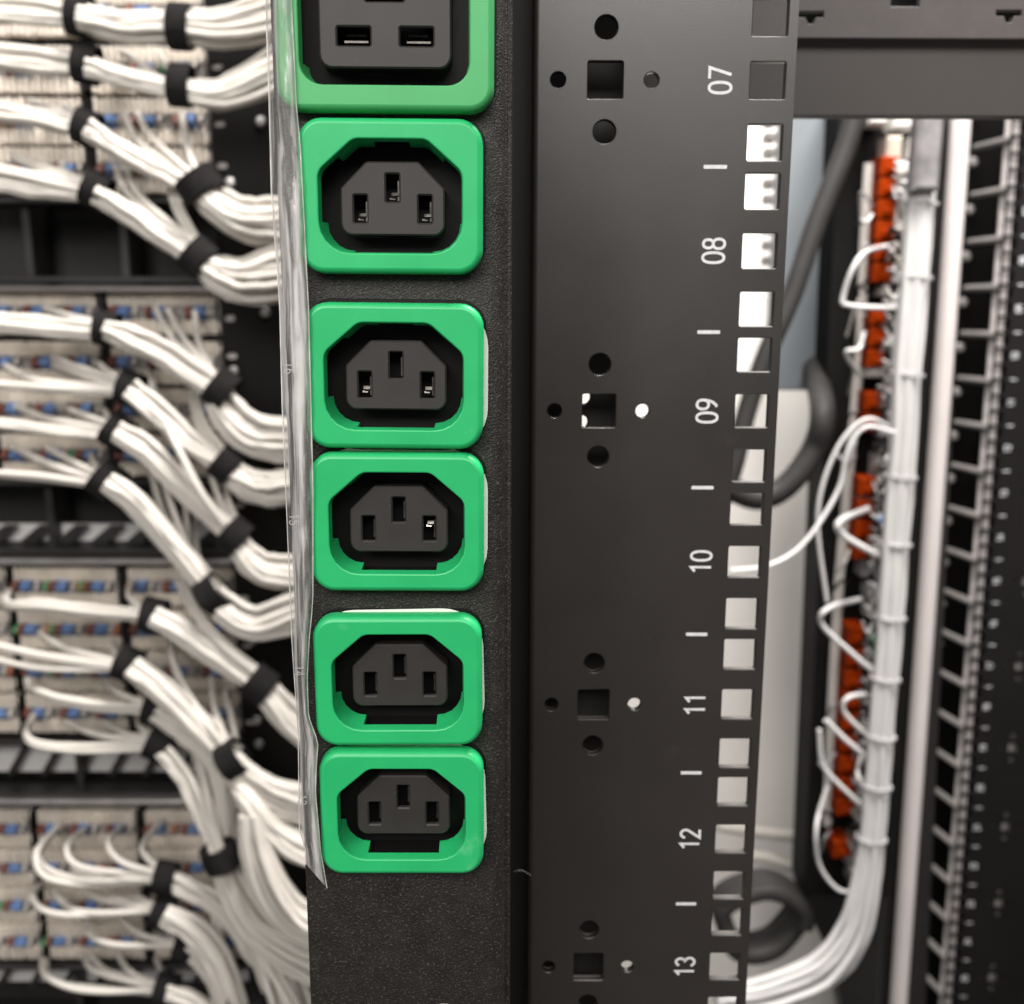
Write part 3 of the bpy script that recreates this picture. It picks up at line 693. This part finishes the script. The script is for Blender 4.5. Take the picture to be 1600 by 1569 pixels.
strand(b, [(365, 835), (380, 862), (410, 888), (452, 894), (530, 890), (640, 880)], [34, 40, 46, 48, 46, 40], 478)
strap(b, 184, 676, 35, 40, 34, 497); strap(b, 366, 836, 42, 42, 30, 478)
b = bundle('white cable bundle falling from a strap just above the white-slotted bay', 168, 748, 480)
strand(b, [(-40, 738), (60, 745), (155, 758)], [14, 16, 16], 500); strand(b, [(22, 700, 552), (80, 726, 508), (155, 750)], 12, 500, 1); strand(b, [(72, 700, 552), (115, 722, 508), (160, 745)], 12, 500, 1); strand(b, [(142, 712, 552), (150, 730, 515), (165, 742)], 10, 500, 1)
strand(b, [(170, 752), (215, 785), (265, 845), (330, 925)], [34, 38, 38, 36], 482); strand(b, [(235, 735, 550), (255, 800, 505), (290, 870, 486)], 12, 490, 1); strand(b, [(252, 735, 550), (268, 790, 505), (300, 870, 486)], 11, 490, 1); strand(b, [(288, 760, 550), (292, 820, 510), (300, 880, 490)], 11, 490, 1); strand(b, [(308, 800, 550), (306, 850, 510), (315, 895, 488)], 11, 490, 1)
strand(b, [(333, 926), (352, 948), (398, 972), (456, 955), (530, 930), (640, 915)], [32, 44, 50, 58, 58, 46], 476)
strap(b, 168, 752, 40, 44, 36, 495); strap(b, 333, 928, -38, 42, 32, 476)
b = bundle('white cable bundle looping under the first panel below the white-slotted bay', 240, 960, 478)
strand(b, [(14, 925, 540), (12, 945, 505), (60, 945), (150, 955), (232, 962)], [10, 14, 20, 22, 22], 495, 3); strand(b, [(206, 908, 552), (202, 932, 512), (228, 955)], 10, 495, 1)
strand(b, [(240, 962), (290, 990), (345, 1030), (405, 1068)], [32, 38, 38, 36], 480); strand(b, [(280, 912, 545), (305, 960, 495), (345, 1005, 476), (400, 1050, 474)], 20, 474, 2)
strand(b, [(405, 1068), (430, 1098), (470, 1138), (540, 1180), (640, 1200)], [34, 42, 46, 44, 40], 472)
strap(b, 241, 962, 12, 40, 32, 492); strap(b, 405, 1068, 40, 42, 34, 472)
b = bundle('white cable bundle fanned from the second panel below the white-slotted bay', 200, 1035, 476)
strand(b, [(-40, 1000), (60, 1022), (190, 1042)], [12, 12, 14], 498); strand(b, [(-40, 1020), (60, 1044), (190, 1046)], [10, 10, 12], 498, 1); strand(b, [(62, 990, 552), (100, 1012, 508), (185, 1035)], 12, 498, 1); strand(b, [(176, 1005, 552), (180, 1022, 515), (192, 1032)], 10, 498, 1)
strand(b, [(205, 1042), (250, 1075), (305, 1130), (362, 1185)], [32, 38, 40, 38], 478); strand(b, [(264, 998, 548), (275, 1050, 500), (320, 1130, 474), (352, 1172, 470)], 18, 472, 2); strand(b, [(330, 1060, 545), (335, 1105, 495), (356, 1165, 472)], 14, 472, 1); strand(b, [(350, 1080, 545), (362, 1120, 500), (372, 1170, 478)], 12, 472, 1)
strand(b, [(362, 1185), (385, 1212), (425, 1240), (478, 1256), (540, 1260), (640, 1250)], [34, 46, 56, 62, 60, 46], 468)
strap(b, 200, 1038, 25, 40, 32, 494); strap(b, 364, 1186, -32, 42, 32, 468)
b = bundle('white cable bundle looping under the third panel below the white-slotted bay', 240, 1108, 478)
strand(b, [(42, 1062, 545), (55, 1078, 505), (120, 1098), (225, 1108)], [10, 14, 20, 22], 496, 3); strand(b, [(165, 1070, 552), (190, 1085, 508), (232, 1102)], 11, 496, 1)
strand(b, [(242, 1112), (285, 1142), (330, 1180), (352, 1240), (358, 1330)], [28, 30, 30, 28, 26], 484)
strap(b, 240, 1110, 15, 36, 26, 493)
b = bundle('white cable bundle looping just above the slanting lattice and dropping through the square strap', 345, 1337, 470)
strand(b, [(52, 1118, 550), (40, 1146, 510), (62, 1163), (140, 1168), (240, 1164)], [10, 12, 14, 18, 18], 494, 2); strand(b, [(104, 1128, 552), (150, 1148, 506), (240, 1160)], 11, 494, 1); strand(b, [(160, 1128, 552), (195, 1146, 506), (242, 1156)], 11, 494, 1); strand(b, [(215, 1122, 552), (222, 1140, 510), (244, 1154)], 10, 494, 1)
strand(b, [(255, 1172), (290, 1215), (318, 1275), (342, 1335)], [26, 28, 28, 30], 478); strand(b, [(300, 1150, 530), (318, 1220, 488), (345, 1325, 472)], 16, 474, 2)
strand(b, [(345, 1337), (362, 1385), (400, 1445), (478, 1495), (540, 1510), (640, 1515)], [34, 40, 48, 62, 60, 46], 466)
strap(b, 252, 1160, 25, 46, 34, 490); strap(b, 345, 1338, 72, 42, 34, 462)
b = bundle('thick white cables sweeping down behind the lower power strip, without a strap', 430, 1280, 455)
strand(b, [(360, 1205, 500), (385, 1245), (430, 1300), (480, 1330), (560, 1345), (640, 1350)], [24, 34, 44, 50, 48, 44], 458); strand(b, [(392, 1270), (405, 1340), (440, 1410), (485, 1445), (560, 1455), (640, 1460)], [36, 50, 58, 62, 56, 46], 452)
strand(b, [(370, 1370), (410, 1410), (482, 1440), (560, 1450), (640, 1455)], [12, 14, 14, 14, 12], 470)
b = bundle('four white loops hanging over the second lowest panels, gathered in a strap', 258, 1372, 478)
for q in ([(95, 1288, 552), (58, 1330, 505), (68, 1368), (130, 1382), (245, 1376)], [(132, 1296, 552), (104, 1325, 508), (130, 1356), (245, 1368)], [(190, 1292, 552), (168, 1318, 508), (192, 1348), (248, 1364)], [(252, 1282, 552), (222, 1325, 508), (250, 1360)], [(88, 1292, 552), (62, 1345, 510), (125, 1374), (248, 1372)], [(118, 1345, 552), (118, 1362, 520), (180, 1372), (246, 1374)]): strand(b, q, 11, 492, 1)
strand(b, [(258, 1372), (300, 1392), (345, 1420), (400, 1500)], [26, 30, 28, 24], 486)
strap(b, 259, 1372, 10, 38, 28, 488)
b = bundle('white cable bundle with two low loops, strapped above the lowest panel', 255, 1425, 474)
for q in ([(62, 1382, 552), (50, 1402, 508), (78, 1426), (150, 1430), (240, 1422)], [(84, 1392, 552), (100, 1412, 508), (140, 1426), (240, 1424)], [(150, 1400, 552), (195, 1408, 506), (245, 1420)], [(196, 1398, 552), (220, 1405, 506), (246, 1416)], [(130, 1396, 552), (180, 1412, 506), (242, 1418)]): strand(b, q, 11, 492, 1)
strand(b, [(257, 1430), (305, 1455), (345, 1510), (372, 1600)], [30, 36, 40, 40], 476)
strap(b, 254, 1426, 20, 40, 28, 486)
b = bundle('small white cable bundle strapped over the lowest panel', 287, 1480, 474)
for q in ([(138, 1436, 552), (140, 1460, 508), (180, 1476), (278, 1478)], [(188, 1436, 552), (220, 1460, 506), (280, 1476)], [(255, 1450, 545), (268, 1462, 510), (286, 1472)]): strand(b, q, 12, 490, 1)
strand(b, [(288, 1482), (315, 1505), (340, 1545), (355, 1620)], [24, 26, 28, 28], 478)
strap(b, 288, 1480, 15, 34, 26, 484)
b = bundle('lowest white cable bundle, fanning over the pale slots in the bottom corner', 260, 1548, 474)
for q in ([(66, 1500, 545), (72, 1525, 508), (130, 1548), (245, 1548)], [(132, 1496, 548), (150, 1518, 506), (245, 1544)], [(140, 1494, 548), (175, 1522, 506), (246, 1540)], [(186, 1494, 548), (205, 1520, 506), (248, 1538)], [(244, 1498, 545), (252, 1520, 508), (256, 1536)], [(70, 1500, 548), (90, 1535, 512), (246, 1552)]): strand(b, q, 12, 490, 1)
strand(b, [(262, 1550), (300, 1562), (340, 1600), (360, 1680)], [26, 30, 30, 30], 476)
strap(b, 260, 1548, 12, 40, 30, 484)
b = bundle('white cable bundle rising from the bottom edge close beside the power strip', 430, 1520, 466)
strand(b, [(395, 1440), (420, 1500), (450, 1570), (470, 1660)], [40, 60, 66, 60], 470); strand(b, [(330, 1400, 500), (345, 1480, 490), (350, 1580, 480)], 20, 480, 3)
strap(b, 388, 1572, 80, 44, 30, 466)

# ================================================================== RIGHT SIDE
# blue-grey panel
p0, p1 = at(1205, 610, 680), at(1308, 130, 680)
mb = MB(); mb.cbox(((p0.x + p1.x) / 2, 695, (p0.z + p1.z) / 2 + 40), (p1.x - p0.x, 30, p1.z - p0.z + 80), 2)
tk = tag(mb.build('trunking', M['bluegrey'], None, ((p0.x + p1.x) / 2, 695, p0.z)), 'blue-grey slotted trunking hanging just right of the near rail', 'trunking')
for y in range(120, 440, 24):
    c_ = at(1203 - (y - 120) * .01, y, 790); kk = mmpx(c_); mb = MB(); mb.cbox(c_, (15 * kk, 22, 14 * kk), 1.2); mb.build('tooth', M['blockgrey'], tk, smooth=0)
def single(name, path, r, m, label, cat, Y=500, group=None, per=8, sides=12):
    pts = catmull([at(p[0], p[1], p[2] if len(p) > 2 else Y) for p in path], per); mb = MB(); mb.tube(pts, r, sides)
    o = mb.build(name, M[m], None, pts[0], smooth=60); return tag(o, label, cat, group)
single('black_cable', [(1345, 150), (1320, 235), (1275, 350), (1238, 460), (1195, 560), (1165, 650), (1146, 730), (1118, 800), (1080, 860)], 9, 'rubber', 'thick black cable slanting down across the blue-grey trunking', 'power cable', 610)
single('black_cable', [(1268, 560, 700), (1285, 640), (1272, 700), (1230, 758), (1185, 778), (1140, 762), (1090, 730)], 11, 'rubber', 'thick black cable bending left below the blue-grey trunking', 'power cable', 610)
# coil of cable
cp = at(1192, 1448, 640); mb = MB()
pts = [(cp.x + (40 + 5 * math.sin(3 * a + .4)) * math.cos(a), 640 + 3 * a / 6.3 * 4, cp.z + (38 + 3 * math.sin(2 * a)) * math.sin(a)) for a in (2 * math.pi * 3 * i / 90 for i in range(91))]
mb.tube(pts, 9.5, 10); tag(mb.build('cable_coil', M['rubber'], None, (cp.x, 650, cp.z - 46), smooth=60), 'coil of thick black cable behind the foot of the near rail', 'cable coil')
for px, lb in ((1238, 'dark upright edge between the near rail and the cream wall'),):
    a, b_ = at(1219, 610, 60), at(1198, 1000, 60)
# cream cables crossing the wall
for q, lb in (([(1120, 1290, 760), (1200, 1302, 760), (1290, 1312, 760), (1345, 1318, 760)], 'upper cream cable crossing the cream wall low down'), ([(1120, 1345, 760), (1185, 1338, 760), (1240, 1356, 760), (1295, 1372, 760), (1350, 1385, 760)], 'lower cream cable crossing the cream wall low down')):
    single('cream_cable', q, 6.5, 'cable', lb, 'cable')
# terminal box
tb = empty('terminal_box', at(1320, 1395, 640), 'black upright terminal box with orange fuse holders and white plugs', 'terminal box')
def slant(px_top, y_top, px_bot, y_bot, y): return px_top + (px_bot - px_top) * (y - y_top) / (y_bot - y_top)
A = [at(x, y, 640) for x, y in ((1312, 150), (1480, 150), (1395, 1402), (1256, 1396))]
mb = MB(); f = mb.add(A); bk = mb.add([v + Vector((0, 45, 0)) for v in A]); mb.f.append(tuple(reversed(f))); mb.quadstrip(f, bk); mb.build('case', M['deepblack'], tb, smooth=0)
# pale cover strip on its left edge, with clipped wires
pts = catmull([at(1358, 255, 630), at(1350, 400, 630), at(1344, 545, 630), at(1330, 700, 630), at(1312, 900, 630), at(1300, 1100, 630), at(1292, 1290, 630)], 4); mb = MB(); mb.tube(pts, 4.6, 8, flat=.5); mb.build('wire_strip', M['cablegrey'], tb)
random.seed(3)
for y in range(262, 1330, 33):
    if y in (592,) or 690 < y < 730 or 860 < y < 960 or random.random() < .05: continue
    x = slant(1380, 285, 1310, 1310, y); p = at(x, y, 622); k = mmpx(p); mb = MB()
    mb.cbox(p, (27 * k, 26, 28 * k), 1.1); mb.cbox(p - Vector((0, 14, 2)), (12 * k, 4, 9 * k), .8); mb.build('fuse_holder', M['orange'], tb, smooth=0)
for x, y, w_, h_, m in ((1365, 190, 30, 15, 'white_conn'), (1405, 192, 34, 24, 'white_conn'), (1390, 235, 24, 38, 'beigeconn'), (1422, 234, 20, 30, 'white_conn'), (1410, 265, 26, 18, 'white_conn'), (1408, 283, 24, 10, 'greenw'), (1405, 330, 30, 80, 'white_conn'), (1378, 455, 12, 14, 'white_conn'),
                       (1352, 880, 20, 36, 'clearpl'), (1350, 790, 34, 34, 'clearpl'), (1395, 582, 26, 22, 'greenw'), (1370, 575, 40, 26, 'white_conn'), (1372, 1010, 22, 26, 'greenw'), (1340, 1345, 34, 18, 'white_conn'), (1345, 1370, 40, 12, 'beigeconn'), (1362, 625, 38, 22, 'clearpl'), (1330, 1190, 18, 22, 'white_conn'), (1375, 740, 24, 60, 'white_conn'), (1365, 945, 24, 30, 'white_conn'), (1372, 520, 16, 16, 'white_conn'), (1345, 1290, 26, 34, 'cablegrey'), (1358, 1230, 18, 26, 'cablegrey'), (1372, 810, 26, 10, 'blue')):
    p = at(x, y, 626); k = mmpx(p); mb = MB(); mb.cbox(p, (w_ * k, 24, h_ * k), 2.2); mb.build('connector', M[m], tb, smooth=0)
random.seed(11)
for q in range(92):                      # the clutter of small wires and clips round the fuses
    y = 250 + q * 12.2; x = slant(1380, 285, 1310, 1310, y); sgn = random.choice((-1, 1, 1, 1, 1)); r_ = random.uniform(.9, 1.7)
    a = at(x + sgn * 14, y, 612); b = at(x + sgn * random.uniform(20, 34), y + random.uniform(-26, 30), 598); c = at(x + sgn * random.uniform(26, 44), y + random.uniform(-10, 46), 612)
    mb = MB(); mb.tube(catmull([a, b, c], 5), r_, 6); mb.build('wire', M[random.choice(('cable2', 'cablegrey', 'tie', 'blockgrey', 'black', 'smoky'))], tb)
    if q % 2:
        p = at(x + random.uniform(18, 32), y, 622); mb = MB(); k = mmpx(p); mb.cbox(p, (random.uniform(8, 20) * k, 18, random.uniform(8, 20) * k), 1.2); mb.build('connector', M[random.choice(('tie', 'blockgrey', 'black', 'black', 'beigeconn', 'white_conn', 'smoky'))], tb, smooth=0)
A = [at(x, y, 655) for x, y in ((1250, 1392), (1380, 1392), (1362, 1700), (1340, 1700), (1300, 1500))]
mb = MB(); f = mb.add(A); bk = mb.add([v + Vector((0, 30, 0)) for v in A]); mb.f.append(tuple(reversed(f))); mb.quadstrip(f, bk)
tag(mb.build('floor_plate', M['dark'], None, A[3], smooth=0), 'dark brown slanted plate under the terminal box, right of the cable coil', 'plate')
# white trunk bundle
tr = empty('cable_bundle', at(1330, 1569, 560), 'tall bright white cable trunk tied with grey bands, right of the orange fuses', 'cable bundle')
strand(tr, [(1446, 250), (1437, 350), (1422, 520), (1410, 700), (1398, 860), (1388, 1000), (1375, 1150), (1365, 1280), (1352, 1380), (1330, 1460), (1280, 1520), (1190, 1555), (1120, 1565)], [46, 50, 50, 48, 46, 44, 42, 42, 48, 58, 62, 58, 50], 560, 18, 3.3, 'cable2', 4, k_=1.14)
for y in (318, 433, 585, 745, 850, 965, 1060, 1150, 1228, 1310):
    x = lerp([(250, 1446), (350, 1437), (520, 1422), (700, 1410), (860, 1398), (1000, 1388), (1150, 1375), (1280, 1365), (1380, 1352)], y)
    strap(tr, x, y, 95, lerp([(250, 46), (520, 50), (1000, 44), (1300, 44)], y) + 2, 6, 560, 'tie', False, 1.02)
kc = mmpx(at(1446, 240, 548)); mb = MB(); mb.cbox(at(1446, 238, 548), (40 * kc, 16, 118 * kc), 3); tag(mb.build('cable_clamp', M['smoky'], None, at(1435, 300, 548)), 'milky grey plastic clamp at the head of the white cable trunk', 'cable clamp')
LOOPS = [
    ([(1392, 383, 610), (1345, 400), (1318, 462), (1330, 478), (1425, 482)], 9, 'angular white cable beside the upper orange fuses'),
    ([(1398, 672), (1355, 655), (1315, 690), (1285, 760), (1278, 830), (1292, 940)], 8, 'long white cable arching out past the middle fuses and hanging straight down'),
    ([(1398, 676, 540), (1352, 668, 540), (1325, 705, 540), (1308, 770, 540), (1255, 850, 530), (1200, 884, 520), (1140, 892, 510)], 8, 'white cable arching out and running left behind the near rail'),
    ([(1356, 795, 600), (1312, 815), (1320, 838), (1392, 878)], 12, 'white cable kinked below the milky connectors'),
    ([(1345, 936, 610), (1295, 950), (1284, 975), (1330, 1020), (1378, 1060)], 10, 'white hairpin cable across the lower orange fuses'),
    ([(1390, 1085, 580), (1330, 1088), (1318, 1110), (1345, 1140), (1370, 1160)], 9, 'small white looped cable beside the lower fuses'),
    ([(1290, 1125), (1320, 1155), (1350, 1180), (1372, 1210)], 10, 'short straight white cable slanting over the lower fuses'),
    ([(1280, 1140), (1284, 1190), (1300, 1215), (1350, 1262)], 9, 'white cable bowed round the lower left of the terminal box'),
    ([(1292, 1230, 600), (1276, 1290), (1280, 1350), (1310, 1390), (1345, 1392)], 8, 'lowest white cable hanging at the foot of the terminal box'),
    ([(1345, 1180, 600), (1340, 1210), (1352, 1230), (1368, 1240)], 8, 'little white cable tucked behind the tied trunk'),
    ([(1350, 520, 600), (1342, 545), (1322, 552), (1345, 590, 590)], 8, 'short bent white cable left of the fourth fuse group'),
]
for q, w_, lb in LOOPS:
    single('white_cable', q, w_ * .23, 'cable2', lb, 'cable', 565, 'loose white cables at the terminal box')
# dark post, pale tube
def column(name, x0, x1, xb0, xb1, y0, y1, Y, depth, m, label, cat):
    A = [at(x0, y0, Y), at(x1, y0, Y), at(xb1, y1, Y), at(xb0, y1, Y)]; mb = MB(); a = mb.add(A); b = mb.add([v + Vector((0, depth, 0)) for v in A]); mb.f.append(tuple(reversed(a))); mb.quadstrip(a, b)
    o = mb.build(name, M[m], None, (A[2] + A[3]) / 2, smooth=0); return tag(o, label, cat)
column('cabinet_post', 1462, 1520, 1365, 1440, -60, 1720, 720, 40, 'dark', 'black cabinet post between the white cable trunk and the pale tube', 'cabinet post')
for px, py in ((1432, 915), (1388, 1545), (1487, 195), (1482, 355)):
    pass
p_t, p_b = at(1507, 165, 700), at(1395, 1740, 700)
mb = MB(); mb.tube([Vector((p_t.x, 706, p_t.z)), Vector((p_t.x * .5 + p_b.x * .5, 706, (p_t.z + p_b.z) / 2)), Vector((p_b.x, 706, p_b.z))], 9.2, 20); tag(mb.build('vertical_tube', M['pale'], None, p_b, smooth=60), 'pale pinkish vertical tube left of the dark cable fingers', 'tube')
# far rail (mirrored) + cable fingers
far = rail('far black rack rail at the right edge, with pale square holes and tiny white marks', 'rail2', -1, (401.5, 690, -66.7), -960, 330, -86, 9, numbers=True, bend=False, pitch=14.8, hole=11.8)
mb = MB(); mb.box((401.5, 704, -330), (12.6, 2, 1250)); mb.box((445.1, 704, -330), (30, 2, 1250)); mb.build('hole_backing', M['pale'], far)  # pale strips stand in for light coming through the rail holes
far.rotation_euler.y = -.017
cm = empty('cable_manager', (401.5, 690, -66.7), 'black cable manager with a ladder of grey fingers left of the far rail', 'cable manager')
mb = MB(); mb.box((455, 792, -330), (150, 3, 1400)); mb.build('back_panel', M['deepblack'], cm)
for k in range(-18, 10):
    z = -66.7 + 20 + k * U; mb = MB(); mb.tube([(397, 694, z), (391.5, 719, z - .3), (386, 744, z - .6)], [3.8, 3.6, 3.3], 8); mb.build('finger', M['rod'], cm)
    mb = MB(); mb.lathe((384, 744, z - 14), [(5, 0), (5, -2), (3, -4)], 12); mb.build('stud', M['rod'], cm)
mb = MB(); mb.box((380, 765, -330), (14, 30, 1400)); mb.build('spine', M['deepblack'], cm); cm.rotation_euler.y = -.017
quad_wall('cabinet_side', [(520, 560, -900), (520, 1000, -900), (520, 1000, 500), (520, 560, 500)], M['dark'])

mb = MB(); mb.tube(catmull([at(803, 1362, -.4), at(812, 1360, -1.5), at(822, 1363, -1.2), at(830, 1369, -.5)], 5), .07, 5)
tag(mb.build('fibre', M['tie'], None, at(815, 1366, -1)), 'tiny pale hair stuck on the dark rail beside the power strip', 'hair')
